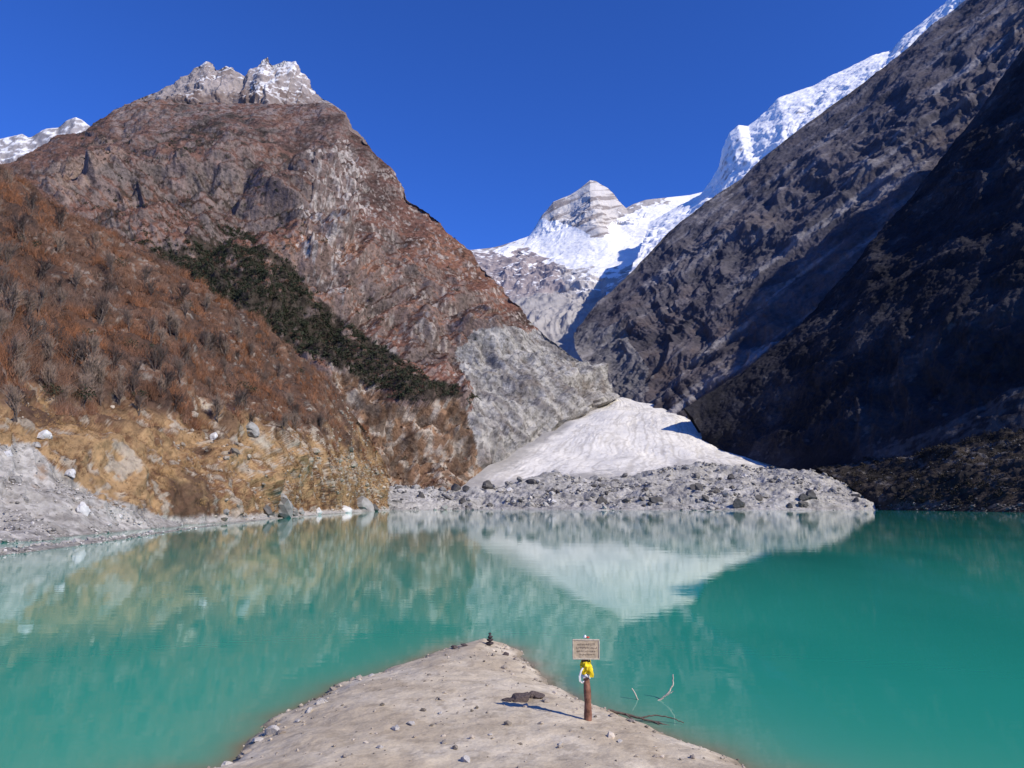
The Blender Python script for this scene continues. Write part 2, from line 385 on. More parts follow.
def colI(Pt,u,v,n,T,U,d):
    n1=fbm(Pt/40,4); n2=fbm(Pt/7+3,4)
    C=np.tile(A([.055,.043,.034]),(len(Pt),1))
    C=mix(C,[.028,.024,.021],sstep(-.1,.3,n1))
    sc=fbm(np.stack([Pt[:,0]/9,Pt[:,1]/30,Pt[:,2]/30],1),4)
    C=mix(C,[.15,.135,.125],sstep(.25,.5,sc)*.6)
    C=mix(C,[.16,.145,.13],sstep(.06,.0,T-.12)*.7)
    return C
matI=terrain_mat("bank_soil",3,.8,var=.35,wl2=18,speck=.5,swl=5)
patch('I','hillside','low lakeside bank with brown scrub and scree','hillside',[
 [(860,None,610,-3),(950,None,480,-3),(1040,None,380,-3),(1250,None,300,-3)],
 [(866,None,620,.3),(950,None,490,.3),(1040,None,390,.3),(1250,None,310,.3)],
 [(862,496,640),(950,492,520),(1040,485,430),(1250,460,360)],
 [(835,478,700),(880,470,670),(950,458,590),(1040,446,520),(1250,420,440)],
 [(815,468,800),(850,464,760),(900,452,720),(960,436,650),(1040,415,590),(1250,380,520)]],
 420,200,(60,80,-30),[('r',70,8,4),('r',20,3,4),('f',5,.8,3)],None,matI,colI,taper=(.25,.5),rdamp=.3,nb=6)

def colGl(Pt,u,v,n,T,U,d):
    n1=fbm(Pt/60,4); n2=fbm(Pt/10+3,4)
    st=fbm(np.stack([U*60+1.6*n1,T*2.5,U*0],1),4)
    C=np.tile(A([.73,.68,.605]),(len(Pt),1))
    C=mix(C,[.47,.425,.36],sstep(-.05,.5,st+.3*n1)*.6)
    C=mix(C,[.42,.375,.32],sstep(.25,.55,n2+.3*n1)*.45)
    edge=np.maximum(sstep(.14,.02,U+.06*n1+.04*n2),sstep(.92,.99,U+.05*n1))
    C=mix(C,[.37,.34,.30],np.clip(edge+sstep(.30,.08,T+.14*n1+.07*n2),0,1))
    return C
matGl=terrain_mat("dirty_avalanche_snow",4,.3,var=.12,wl2=30,rough=.7)
patch('D','glacier','dirty white avalanche snow tongue fanning down the gorge','glacier',[
 [(440,506,680),(560,496,720),(700,492,730),(820,484,730)],
 [(462,484,800),(560,478,820),(700,468,830),(795,470,850)],
 [(505,457,960),(590,449,980),(680,446,990),(765,460,960)],
 [(550,430,1130),(610,420,1150),(680,419,1150),(722,440,1080)],
 [(588,412,1330),(615,406,1340),(650,408,1320),(692,418,1230)],
 [(607,402,1460),(614,399,1480),(622,398,1480),(640,402,1450)]],
 420,330,(0,60,-40),[('f',140,7,3),('r',45,.7,3),('f',10,.35,4)],(24,1.0,1.2),matGl,colGl,taper=(-1,0),rdamp=.2,nb=6)

def colE(Pt,u,v,n,T,U,d):
    n1=fbm(Pt/30,4); n2=fbm(Pt/5+3,4)
    C=np.tile(A([.35,.325,.29]),(len(Pt),1))
    C=mix(C,[.21,.195,.175],sstep(0,.5,n2+.4*n1)*.7)
    C=mix(C,[.45,.42,.38],sstep(0,.5,-n1)*.6)
    return C
matE=terrain_mat("moraine_gravel",2.5,1,var=.35,wl2=10)
patch('E','moraine','grey boulder moraine bank along the lake shore','moraine',[
 [(378,None,560,-3),(450,None,600,-3),(520,None,590,-3),(600,None,570,-3),(700,None,560,-3),(800,None,560,-3),(880,None,580,-3)],
 [(378,None,575,.2),(450,None,615,.2),(520,None,605,.2),(600,None,585,.2),(700,None,575,.2),(800,None,570,.2),(876,None,595,.2)],
 [(378,500,620),(450,502,655),(520,496,650),(600,496,640),(700,490,630),(800,491,620),(850,498,615),(872,506,610)],
 [(372,486,690),(410,488,700),(440,491,720),(490,487,730),(520,480,738),(545,476,740),(570,478,740),(600,478,745),(640,472,750),(670,466,750),(700,465,750),(735,467,750),(770,470,745),(810,472,720),(845,486,680),(868,504,630)]],
 620,150,(0,50,-14),[('r',70,10,3),('b',24,4.5,4),('f',5,1.2,3)],None,matE,colE,taper=(.22,.55),rdamp=.1,nb=10)

SCREE=[(-400,440),(0,444),(34,446),(62,474),(98,498),(150,514),(215,524),(260,535),(-400,760)]
def colC(Pt,u,v,n,T,U,d):
    n1=fbm(Pt/25,4); n2=fbm(Pt/4+3,4); n3=fbm(Pt/1.2+7,3)
    C=np.tile(A([.090,.052,.036]),(len(Pt),1))
    C=mix(C,[.16,.088,.055],sstep(-.1,.4,n1+.3*n2)*.8)
    C=mix(C,[.045,.032,.027],sstep(.0,.4,n2-.5*n1)*.7)
    C=mix(C,[.30,.255,.21],sstep(.44,.6,n2+.5*n1)*.6)
    wv=v+34*n1+12*n2
    lower=sstep(0,40,wv-(378+.10*u))
    g0=mix(np.tile(A([.32,.20,.098]),(len(Pt),1)),[.17,.088,.045],sstep(-.2,.25,n2+.4*n3-.4*n1))
    C=mix(C,g0,lower)
    C=mix(C,[.085,.050,.032],lower*sstep(.10,.45,-n1+.3*n2)*.85)
    rk=inpoly(u+12*n1+4*n2,v+12*n1+4*n2,[(190,405),(260,400),(300,415),(335,440),(372,470),(388,500),(270,470),(230,445)])
    C=mix(C,[.42,.35,.265],rk*sstep(.05,.3,n2+.2*n3)*.75)
    C=mix(C,[.39,.33,.25],lower*sstep(.32,.48,n2+.4*n1)*.75)
    sc=inpoly(u+14*n1+5*n2,v+12*n1+4*n2,SCREE)
    g=mix(np.tile(A([.43,.395,.345]),(len(Pt),1)),[.32,.29,.25],sstep(-.2,.5,n3+.4*n2))
    g=mix(g,[.24,.21,.175],sstep(.1,.45,n1+.4*n2)*.5)
    g=mix(g,[.24,.145,.08],sstep(.12,.3,-n1+.25*n2)*(Pt[:,2]>3.5)*.8)
    C=np.where(sc[:,None],g,C)
    sh=sstep(2.2,.8,Pt[:,2]+.6*n2)*(u<390)
    C=mix(C,g,sh)
    return mix(C,[.20,.18,.15],sstep(.35,.05,Pt[:,2])*.6)
matC=terrain_mat("near_slope_soil",1.2,.8,var=.35,wl2=6,speck=.3,swl=1.6)
def ampC(Pt,u,v):
    return (1-.65*inpoly(u,v,SCREE))*(1-.5*sstep(250,330,u))
patch('C','hillside','near slope of dry grass, bare shrubs and grey scree','hillside',[
 [(-400,None,38,-1.5),(-60,None,55,-1.5),(40,None,66,-1.5),(110,None,84,-1.5),(200,None,132,-1.5),(260,None,190,-1.5),(330,None,330,-2),(396,None,540,-3)],
 [(-400,None,42,.1),(-60,None,57,.1),(0,None,61,.1),(100,None,82,.1),(200,None,137,.1),(260,None,200,.1),(330,None,345,.2),(390,None,570,.3)],
 [(-400,535,62),(0,526,84),(100,520,108),(200,520,160),(260,512,215),(330,504,355),(386,500,590)],
 [(-400,410,90),(0,432,120),(100,440,150),(200,440,200),(270,445,250),(330,455,370),(386,488,600)],
 [(-400,240,190),(0,300,210),(90,330,240),(180,355,280),(260,380,330),(330,415,420),(386,470,620)],
 [(-400,-20,330),(-60,135,335),(0,168,340),(30,186,345),(60,210,350),(95,232,360),(130,250,370),(165,268,380),(200,290,390),(230,308,405),(262,330,420),(300,358,450),(335,390,490),(362,425,540),(380,455,590),(388,480,630)]],
 760,620,(-60,60,-60),[('r',90,16,3),('r',30,7,4),('f',7,1.2,4),('f',1.6,.18,3)],(12,2.5,10.0),matC,colC,taper=(.2,.55),rdamp=.4,nb=10,ampf=ampC)

# ------------------------------------------------------------------ ground sheet
me=mesh_from("ground",[(-30000,-8000,-8),(30000,-8000,-8),(30000,30000,-8),(-30000,30000,-8)],[(0,1,2,3)],None,False,flat_mat("valley_floor",(.2,.18,.16),.95,scale=.02))
obj("ground",me,"wide stony valley floor under the lake","ground","structure")

# ------------------------------------------------------------------ sand spit
sl=[PZ(225,768,0),PZ(250,745,0),PZ(285,715,0),PZ(335,688,0),PZ(400,668,0),PZ(440,653,0),PZ(468,645,0),PZ(490,643,0),PZ(512,648,0),PZ(530,664,0),PZ(556,688,0),PZ(600,712,0),PZ(650,730,0),PZ(700,746,0),PZ(748,769,0)]
poly=[(-60,-45),(-60,-6),(-26,2),(-12,8)]+[(p[0],p[1]) for p in sl]+[(9,8),(24,2),(60,-6),(60,-45)]
poly=np.array(poly)
def sdist(x,y):
    d=np.full(x.shape,1e9)
    for i in range(len(poly)):
        a=poly[i]; b=poly[(i+1)%len(poly)]; ab=b-a
        t=np.clip(((x-a[0])*ab[0]+(y-a[1])*ab[1])/(ab@ab),0,1)
        d=np.minimum(d,np.hypot(x-a[0]-t*ab[0],y-a[1]-t*ab[1]))
    return np.where(inpoly(x,y,[tuple(p) for p in poly]),d,-d)
def spit_h(x,y,fine=True):
    x=np.asarray(x,float); y=np.asarray(y,float)
    p=np.stack([x,y,0*x],-1).reshape(-1,3)
    s=sdist(x,y).ravel()+.22*fbm(p/1.3,4)
    z=np.where(s>0,.42*(1-np.exp(-np.maximum(s,0)/.8)),.35*s)
    z=z+.17*np.maximum(0,9.8-y.ravel())*sstep(-1,4,s)
    z=z+sstep(0,1,s)*(.05*fbm(p/1.6+3,3))
    if fine: z=z+sstep(-.1,.4,s)*(.015*fbm(p/.35+9,4)+.005*fbm(p/.07+5,3))
    return z.reshape(x.shape),s.reshape(x.shape)
xs=np.unique(np.round(np.concatenate([np.arange(-60,-9,1.5),np.arange(-9,6.5,.03),np.arange(6.5,60,1.5)]),4))
ys=np.unique(np.round(np.concatenate([np.arange(-45,8.5,1.2),np.arange(8.5,17,.03),np.arange(17,26,.045),np.arange(26,34,1)]),4))
X,Y=np.meshgrid(xs,ys)
Z,S=spit_h(X,Y)
pt=np.stack([X,Y,Z],-1).reshape(-1,3); s=S.ravel()
n1=fbm(pt/1.5,4); n2=fbm(pt/.25,4); n3=fbm(pt/.06,2)
C=np.tile(A([.53,.44,.315]),(len(pt),1))
C=mix(C,[.42,.335,.23],sstep(-.2,.4,n1)*.7)
C=mix(C,[.62,.535,.41],sstep(.1,.5,-n1+.4*n2)*.5)
C=mix(C,[.30,.235,.16],sstep(.15,.55,n2+.4*n3)*.5)
C=mix(C,[.20,.155,.10],sstep(.30,.0,s+.12*n2)*.8)
me=mesh_from("sand_spit",pt,gridfaces(len(ys),len(xs)),C,True,terrain_mat("sandy_gravel",.05,.5,var=.18,wl2=.5,spec=.15))
obj("sand_spit",me,"pale sandy gravel spit reaching into the lake","ground","structure")
def gz(x,y): return float(spit_h(np.array([float(x)]),np.array([float(y)]))[0][0])
def on_spit(u,v):
    z=.45
    for _ in range(6):
        p=PZ(u,v,z); z=gz(p[0],p[1])
    return np.array([p[0],p[1],z])

# ------------------------------------------------------------------ lake
r=np.concatenate([[.5],np.geomspace(3,1100,620)]); th=np.linspace(-math.radians(88),math.radians(88),620)
Rr,Th=np.meshgrid(r,th,indexing='ij')
wx=Rr*np.sin(Th); wy=Rr*np.cos(Th)
wp=np.stack([wx.ravel(),wy.ravel(),np.zeros(wx.size)],1)
near=(wp[:,1]<40)
sd=np.full(len(wp),-50.); sd[near]=sdist(wp[near,0],wp[near,1])
nn=fbm(wp/1.2,3)
deep=np.tile(A([.028,.335,.228]),(len(wp),1))
deep=mix(deep,[.014,.255,.18],sstep(-.3,.5,fbm(wp/A([14,40,10]),3))*.6)
sh=np.exp(np.minimum(sd+.18*nn,0)/.45)
deep=mix(deep,[.17,.34,.22],np.clip(np.exp(np.minimum(sd,0)/1.9)*.55,0,1))
deep=mix(deep,[.22,.185,.115],np.clip(sh,0,1))
me=mesh_from("lake",wp,gridfaces(len(r),len(th))[:,::-1],deep,True)
m,nt,b=newmat("turquoise_glacial_water"); N=nt.nodes; L=nt.links
at=N.new("ShaderNodeVertexColor"); at.layer_name="Col"; L.new(at.outputs[0],b.inputs["Base Color"])
b.inputs["Roughness"].default_value=.025; b.inputs["IOR"].default_value=1.33; b.inputs["Specular IOR Level"].default_value=.5
tc=N.new("ShaderNodeTexCoord")
mp=N.new("ShaderNodeMapping"); mp.inputs["Scale"].default_value=(.35,1,1); L.new(tc.outputs["Object"],mp.inputs[0])
w1=N.new("ShaderNodeTexNoise"); w1.inputs["Scale"].default_value=2.2; w1.inputs["Detail"].default_value=3; L.new(mp.outputs[0],w1.inputs["Vector"])
w2=N.new("ShaderNodeTexNoise"); w2.inputs["Scale"].default_value=.25; w2.inputs["Detail"].default_value=2; L.new(mp.outputs[0],w2.inputs["Vector"])
b1=N.new("ShaderNodeBump"); b1.inputs["Strength"].default_value=.04; b1.inputs["Distance"].default_value=.05; L.new(w1.outputs[0],b1.inputs["Height"])
b2=N.new("ShaderNodeBump"); b2.inputs["Strength"].default_value=.02; b2.inputs["Distance"].default_value=.3; L.new(w2.outputs[0],b2.inputs["Height"]); L.new(b2.outputs[0],b1.inputs["Normal"])
L.new(b1.outputs[0],b.inputs["Normal"])
me.materials.append(m)
obj("lake",me,"calm opaque turquoise glacial lake water","lake","structure")

# ------------------------------------------------------------------ rocks
def ico(sub):
    bm=bmesh.new(); bmesh.ops.create_icosphere(bm,subdivisions=sub,radius=1)
    V=np.array([v.co[:] for v in bm.verts]); Fc=np.array([[v.index for v in f.verts] for f in bm.faces]); bm.free()
    return V,Fc
def rock_shape(sub,seed,flat=.75):
    V,Fc=ico(sub); r_=np.random.default_rng(seed)
    n=fbm(V*1.1+seed*3.7,3)
    V=V*(1+.45*n)[:,None]
    for k in range(10):
        d=r_.normal(size=3); d/=np.linalg.norm(d); h=r_.uniform(.5,.82)
        e=np.maximum(V@d-h,0); V=V-e[:,None]*d[None]*.95
    V=V*r_.uniform(.75,1.2,3); V[:,2]*=flat
    if sub>=3: V=V*(1+.06*fbm(V*5+seed,4))[:,None]
    return V,Fc
T1=[rock_shape(1,k+1) for k in range(8)]
def rock_stuff(name,pos,size,col,label,cat,mat,sink=.25,jit=.25):
    Vs=[];Fs=[];Cs=[];o=0
    n=len(pos); idx=rng.integers(0,len(T1),n); an=rng.uniform(0,6.28,n); ti=rng.normal(0,.35,n)
    for k in range(len(T1)):
        m_=np.where(idx==k)[0]
        if not len(m_): continue
        V,Fc=T1[k]
        c,s_=np.cos(an[m_]),np.sin(an[m_]); ct,st=np.cos(ti[m_]),np.sin(ti[m_])
        x=V[None,:,0]; y=V[None,:,1]; z=V[None,:,2]
        y2=y*ct[:,None]-z*st[:,None]; z2=y*st[:,None]+z*ct[:,None]
        X_=x*c[:,None]-y2*s_[:,None]; Y_=x*s_[:,None]+y2*c[:,None]
        Q=np.stack([X_,Y_,z2],-1)*size[m_][:,None,None]+pos[m_][:,None,:]
        Q[...,2]+=size[m_][:,None]*(.5-sink)
        Vs.append(Q.reshape(-1,3)); nv=len(V)
        Fs.append((Fc[None]+(np.arange(len(m_))*nv)[:,None,None]).reshape(-1,3)+o); o+=nv*len(m_)
        cc=col[m_]*(1+rng.uniform(-jit,jit,len(m_)))[:,None]
        Cs.append(np.repeat(cc,nv,0))
    me=mesh_from(name,np.concatenate(Vs),np.concatenate(Fs),np.concatenate(Cs),False,mat)
    return obj(name,me,label,cat,"stuff")
rockmat_far=terrain_mat("boulder_surface",1.0,.6,var=.25,wl2=4)
rockmat_near=terrain_mat("pebble_surface",.03,.5,var=.2,wl2=.15)
def pick(key,n,w):
    w=np.maximum(w,0); w=w/w.sum()
    return rng.choice(len(w),n,p=w)
def parea(key):
    G=PATCH[key]['G']; du=np.gradient(G,axis=1); dv=np.gradient(G,axis=0)
    return np.linalg.norm(np.cross(du,dv),axis=2).ravel()
p=PATCH['E']; a=parea('E'); nE=6500
i=pick('E',nE,a*(p['P'][:,2]>0)*(p['T']>.2)*(.08+sstep(.0,.4,fbm(p['P']/35,3))))
sz=np.clip(rng.lognormal(-.75,.85,nE),.2,4.4)
colr=np.tile(A([.34,.315,.28]),(nE,1)); colr[rng.random(nE)<.3]*=.45; colr[rng.random(nE)<.15]*=1.3
rock_stuff("moraine_rubble",p['P'][i]+rng.normal(0,.6,(nE,3))*A([1,1,0]),sz,colr,"loose grey boulders and rubble covering the moraine","rubble",rockmat_far)
p=PATCH['C']; a=parea('C')
u_,v_=p['u'],p['v']
sc=inpoly(u_+6*fbm(p['P']/10,3),v_,SCREE)&(u_>-40)&(v_<600)&(p['P'][:,2]>-.1)
i=pick('C',4500,a*sc/np.maximum(p['P'][:,1],60)**1*(.1+sstep(-.1,.4,fbm(p['P']/9+5,3))))
sz=np.clip(rng.lognormal(-2.55,.7,4500),.04,.6)
colr=np.tile(A([.40,.365,.32]),(4500,1)); colr[rng.random(4500)<.3]*=.6; colr[rng.random(4500)<.15]*=1.4
rock_stuff("scree",p['P'][i]+rng.normal(0,.25,(4500,3))*A([1,1,0]),sz,colr,"pale grey scree stones on the beach slope","scree",rockmat_far)
lw=(v_>400)&(u_>-20)&(u_<392)&(p['P'][:,2]>.2)&~sc
i=pick('C',1300,a*lw*sstep(.0,.4,fbm(p['P']/18+4,3)))
sz=np.clip(rng.lognormal(-.95,.65,1300),.15,2.2)*np.clip(p['P'][i,1]/220,.5,1.5)
colr=np.tile(A([.38,.32,.25]),(1300,1)); colr[rng.random(1300)<.3]*=.6
rock_stuff("slope_rocks",p['P'][i],sz,colr,"pale rocks breaking through dry grassy slope","rocks",rockmat_far)
p=PATCH['I']; a=parea('I')
i=pick('I',1300,a*(p['P'][:,2]>-.3)*(.15+1.5*(p['P'][:,2]<4)))
sz=np.clip(rng.lognormal(-.5,.5,1300),.25,2.2)
rock_stuff("bank_rocks",p['P'][i],sz,np.tile(A([.14,.128,.118]),(1300,1)),"grey rocks along the lakeside bank","rocks",rockmat_far)

# individual boulders
def find(key,u,v):
    p=PATCH[key]; k=(p['u']-u)**2+(p['v']-v)**2+1e3*(p['n'][:,1]>.3); return int(np.argmin(k))
rock_grey=flat_mat("grey_boulder_stone",(.27,.25,.225),.9,.4,1.6,.6,.05)
rock_dark=flat_mat("dark_boulder_stone",(.11,.10,.09),.9,.35,1.6,.5,.05)
rock_white=flat_mat("pale_boulder_stone",(.58,.55,.51),.9,.2,1.6,.4,.05)
def boulder_mesh(seed,mat,name="boulder"):
    V,Fc=rock_shape(3,seed,.85); return mesh_from(name,V,Fc,None,False,mat)
BM={k:[boulder_mesh(50+7*i+j,m_) for i in range(4)] for j,(k,m_) in enumerate((('g',rock_grey),('d',rock_dark),('w',rock_white)))}
def boulder(key,u,v,wpx,k,label,sq=.8):
    p=PATCH[key]; i=find(key,u,v); q=p['P'][i]; s_=wpx/2/F*q[1]
    me=BM[k][random.randrange(4)]
    return obj("boulder",me,label,"boulder",None,"boulders along the lake shore",None,(q[0],q[1],q[2]+s_*.15),(0,0,random.uniform(0,6.28)),(s_,s_,s_*sq))
for (u,v,w,k,l) in [(84,513,17,'w','white boulder on the gravel beach'),(43,438,17,'w','pale boulder at the top of the scree'),(70,474,13,'w','pale stone resting on the scree'),(14,482,15,'g','grey boulder on the scree'),(38,446,12,'g','grey boulder at the top of the scree'),
  (279,507,34,'g','large grey boulder at the waterline'),(266,511,16,'d','dark boulder at the waterline'),(292,512,12,'g','grey boulder at the waterline'),(361,509,28,'g','large grey boulder at the waterline'),(345,511,14,'w','pale boulder at the waterline'),(374,510,10,'d','dark boulder at the waterline'),(250,431,20,'g','grey boulder in the dry grass'),(213,438,14,'w','pale boulder in the dry grass'),
  (225,512,8,'g','grey boulder on the gravel beach'),(300,513,12,'g','grey boulder at the waterline'),(318,514,10,'w','pale boulder at the waterline'),(25,500,9,'g','grey boulder on the scree'),(120,517,7,'w','white boulder on the gravel beach'),(8,455,10,'w','pale boulder at the top of the scree'),(50,492,8,'g','grey boulder on the scree')]:
    boulder('C',u,v,w,k,l,1.0)
for t in range(70):
    u=random.uniform(395,860); v=random.uniform(478,507); k=random.choice('ggdddw')
    boulder('E',u,v,random.uniform(4,9) if k!='d' else random.uniform(5,13),k,{'g':'grey boulder on the moraine','d':'dark boulder on the moraine','w':'pale boulder on the moraine'}[k],.95)
for (u,v,w) in [(655,502,15),(737,506,12),(600,503,11),(810,498,13),(700,490,14),(530,484,14)]:
    boulder('E',u,v,w,'d','dark boulder on the moraine',1.1)

# ------------------------------------------------------------------ shrubs (twig masses)
def perp(d):
    a=rng.normal(size=d.shape); a-=np.sum(a*d,1)[:,None]*d; return a/(np.linalg.norm(a,axis=1)[:,None]+1e-9)
def twigs(base,h,ntw,wid,colA_,colB_,spread=.75,tt=None):
    n=len(base); b=np.repeat(base,ntw,0); H=np.repeat(h,ntw)
    d=rng.normal(size=(len(b),3))*spread; d[:,2]=np.abs(d[:,2])*.5+.9; d/=np.linalg.norm(d,axis=1)[:,None]
    st=b+rng.normal(0,.12,(len(b),3))*H[:,None]*A([1,1,0])
    lvl=rng.random(len(b)); side=lvl>.35
    off=d*(rng.uniform(.25,.7,len(b))*H)[:,None]
    st=np.where(side[:,None],st+off,st)
    d2=rng.normal(size=(len(b),3))*.8; d2[:,2]=np.abs(d2[:,2])+.5; d2/=np.linalg.norm(d2,axis=1)[:,None]
    dd=np.where(side[:,None],d2,d); ln=np.where(side,rng.uniform(.25,.5,len(b)),rng.uniform(.6,1,len(b)))*H
    w=np.where(side,.55,1)*np.repeat(wid,ntw)
    pv=perp(dd)*w[:,None]
    V=np.stack([st-pv,st+pv,st+dd*ln[:,None]],1).reshape(-1,3)
    Fc=np.arange(len(V)).reshape(-1,3)
    if tt is None: tt=rng.random(n)
    tt=tt[:,None]; cc=colA_*(1-tt)+colB_*tt; cc=cc*rng.uniform(.5,1.45,n)[:,None]
    Cc=np.repeat(np.repeat(cc,ntw,0),3,0)
    return V,Fc,Cc
tw=attr_mat("bare_twig_bark")
p=PATCH['C']; a=parea('C'); n1=fbm(p['P']/20+2,3); n9=fbm(p['P']/8+9,3)
up=(v_<(400+.12*u_+36*n1))&(p['P'][:,2]>5)&(u_>-60)&(p['T']<=1)
dist=p['P'][:,1]
w=a*up/np.maximum(dist,80)**1.1*(.05+sstep(-.1,.35,n9+.4*n1))
nS=10000
i=pick('C',nS,w); h=np.clip(rng.lognormal(1.05,.5,nS),1.0,7.5)
tt=np.clip(.6+1.0*fbm(p['P'][i]/22+31,3)+rng.normal(0,.2,nS),0,1)
V,Fc,Cc=twigs(p['P'][i]+rng.normal(0,.5,(nS,3))*A([1,1,0]),h,38,np.clip(dist[i]/4600,.03,.08),A([.18,.12,.09]),A([.26,.11,.052]),.5,tt)
obj("shrub_thicket",mesh_from("shrub_thicket",V,Fc,Cc,False,tw),"dense leafless reddish brown shrubs covering the slope","shrubs","stuff")
low=(~up)&(p['P'][:,2]>1.2)&(u_>-60)&~sc&(v_<520)
w=a*low/np.maximum(dist,80)**1.1*(.05+sstep(-.1,.4,n9+.5*n1))
i=pick('C',9500,w); h=np.clip(rng.lognormal(-.5,.65,9500),.2,3.5)*np.clip(dist[i]/180,.7,1.5)
tt=np.clip(.5+1.3*fbm(p['P'][i]/14+31,3)+rng.normal(0,.2,9500),0,1)
V,Fc,Cc=twigs(p['P'][i]+rng.normal(0,.5,(9500,3))*A([1,1,0]),h,22,np.clip(dist[i]/5500,.02,.07),A([.34,.205,.09]),A([.15,.07,.038]),.8,tt)
obj("dry_grass",mesh_from("dry_grass",V,Fc,Cc,False,tw),"tufts of orange brown dry grass and scrub","grass","stuff")
def leafy(base,rad,nl,ls,c0,c1):
    n=len(base); b=np.repeat(base,nl,0); R_=np.repeat(rad,nl)
    d=rng.normal(size=(len(b),3)); d/=np.linalg.norm(d,axis=1)[:,None]; d*=(rng.random(len(b))**.45)[:,None]; d[:,2]=d[:,2]*.75+.45
    c=b+d*R_[:,None]
    n_=rng.normal(size=(len(b),3)); n_/=np.linalg.norm(n_,axis=1)[:,None]
    a1=perp(n_); a2=np.cross(n_,a1); s_=(rng.uniform(.6,1.3,len(b))*R_*ls)[:,None]
    V=np.stack([c-a1*s_,c+a2*s_*.6,c+a1*s_,c-a2*s_*.6],1).reshape(-1,3)
    Fc=np.arange(len(V)).reshape(-1,4)
    tt=rng.random(len(b))[:,None]*.5+rng.random(n).repeat(nl)[:,None]*.5
    return V,Fc,np.repeat(c0*(1-tt)+c1*tt,4,0)
lf=attr_mat("evergreen_leaf",.8)
p=PATCH['A']; a=parea('A'); n1=fbm(p['P']/60+2,4); n4=fbm(p['P']/22+5,4)
dk=inpoly(p['u']+30*n1+12*n4,p['v']+20*n1+10*n4,DARK)
sc2=inpoly(p['u']+30*n1,p['v']+20*n1,[(80,215),(110,150),(200,130),(300,200),(400,330),(300,300),(200,240),(120,235)])
w=a*(dk*(.25+sstep(-.25,.1,n4))+.08*sc2*sstep(.0,.3,n4)+.015*sstep(.1,.4,n1))*(p['T']<1)*(p['P'][:,2]>10)*(p['u']>60)*(p['u']<480)
i=pick('A',9000,w); V,Fc,Cc=leafy(p['P'][i]+A([0,0,-.5]),rng.uniform(1.6,5.4,9000),24,.28,A([.020,.027,.016]),A([.06,.064,.036]))
obj("evergreen_scrub",mesh_from("evergreen_scrub",V,Fc,Cc,False,lf),"belt of dark green evergreen scrub on the mountainside","shrubs","stuff")
w=a*(p['T']<.75)*(p['n'][:,2]>.3)*(p['u']>0)*(p['u']<470)*(.1+sstep(-.2,.3,n4))
i=pick('A',13000,w); V,Fc,Cc=twigs(p['P'][i],rng.uniform(2,6,13000),12,np.full(13000,.4),A([.17,.08,.052]),A([.08,.05,.038]))
obj("brown_scrub",mesh_from("brown_scrub",V,Fc,Cc,False,tw),"sparse brown scrub scattered over the mountain face","shrubs","stuff")
p=PATCH['I']; a=parea('I'); n1=fbm(p['P']/20+2,3)
i=pick('I',2400,a*(p['P'][:,2]>2)*(.1+sstep(-.2,.3,n1))); V,Fc,Cc=leafy(p['P'][i],rng.uniform(1,3.2,2400),22,.22,A([.018,.016,.013]),A([.052,.042,.030]))
obj("bank_scrub",mesh_from("bank_scrub",V,Fc,Cc,False,lf),"olive and brown scrub covering the lakeside bank","shrubs","stuff")
p=PATCH['C']
i=[find('C',u,v) for u,v in [(240,388),(232,392),(250,392),(262,396),(20,240),(110,262),(180,305),(300,372),(85,335),(140,400),(60,395),(30,300),(150,350),(205,395)]]
i=np.repeat(i,4); V,Fc,Cc=leafy(p['P'][i]+rng.normal(0,2.5,(len(i),3))*A([1,1,0]),rng.uniform(1.2,3.0,len(i)),90,.13,A([.02,.026,.014]),A([.06,.06,.035]))
obj("evergreen_bushes",mesh_from("evergreen_bushes",V,Fc,Cc,False,lf),"a few dark evergreen bushes among bare shrubs","shrubs","stuff")

# ------------------------------------------------------------------ bare trees
def tube(path,rad,ns=6):
    path=np.asarray(path,float); V=[];Fc=[]
    for k,(q,r_) in enumerate(zip(path,rad)):
        d=path[min(k+1,len(path)-1)]-path[max(k-1,0)]; d/=np.linalg.norm(d)+1e-9
        a1=np.cross(d,[.13,.9,.41]); a1/=np.linalg.norm(a1)+1e-9; a2=np.cross(d,a1)
        for j in range(ns):
            t=2*math.pi*j/ns; V.append(q+r_*(math.cos(t)*a1+math.sin(t)*a2))
    for k in range(len(path)-1):
        for j in range(ns):
            a_=k*ns+j; b_=k*ns+(j+1)%ns; Fc.append((a_,b_,b_+ns,a_+ns))
    return np.array(V),np.array(Fc)
def join(parts):
    V=[];Fc=[];o=0
    for v_,f_ in parts: V.append(v_);Fc.append(f_+o);o+=len(v_)
    return np.concatenate(V),np.concatenate(Fc)
bark=flat_mat("grey_brown_bark",(.11,.085,.07),.9,.3,8,.4)
twm=flat_mat("fine_twig",(.22,.155,.115),.9,.3,3,.1)
twm2=flat_mat("fine_dark_twig",(.08,.056,.045),.9,.3,3,.1)
def tree(seed,tm,H=5.5):
    r_=np.random.default_rng(seed); tr=[];cr=[]
    def grow(s,d,L_,rad,lev):
        n=5; pts=[s]; dd=d.copy()
        for k in range(n):
            dd=dd+r_.normal(0,.11,3)+A([0,0,.06]); dd/=np.linalg.norm(dd); pts.append(pts[-1]+dd*L_/n)
        (tr if lev<2 else cr).append(tube(pts,np.linspace(rad,rad*.4,n+1),6 if lev<2 else 3))
        if lev>=3: return
        for c in range([9,5,4][lev]):
            t=r_.uniform(.3,1); q=pts[min(int(t*n),n)]
            nd=dd+r_.normal(0,.42,3); nd[2]+=.3; nd/=np.linalg.norm(nd)
            grow(q,nd,L_*r_.uniform(.45,.65),rad*.58,lev+1)
    for k in range(3): grow(A([k*.2-.2,0,-.2]),A([r_.normal(0,.16),r_.normal(0,.16),1]),H*.6,.09,0)
    return mesh_from("trunk",*join(tr),None,True,bark),mesh_from("crown",*join(cr),None,False,tm)
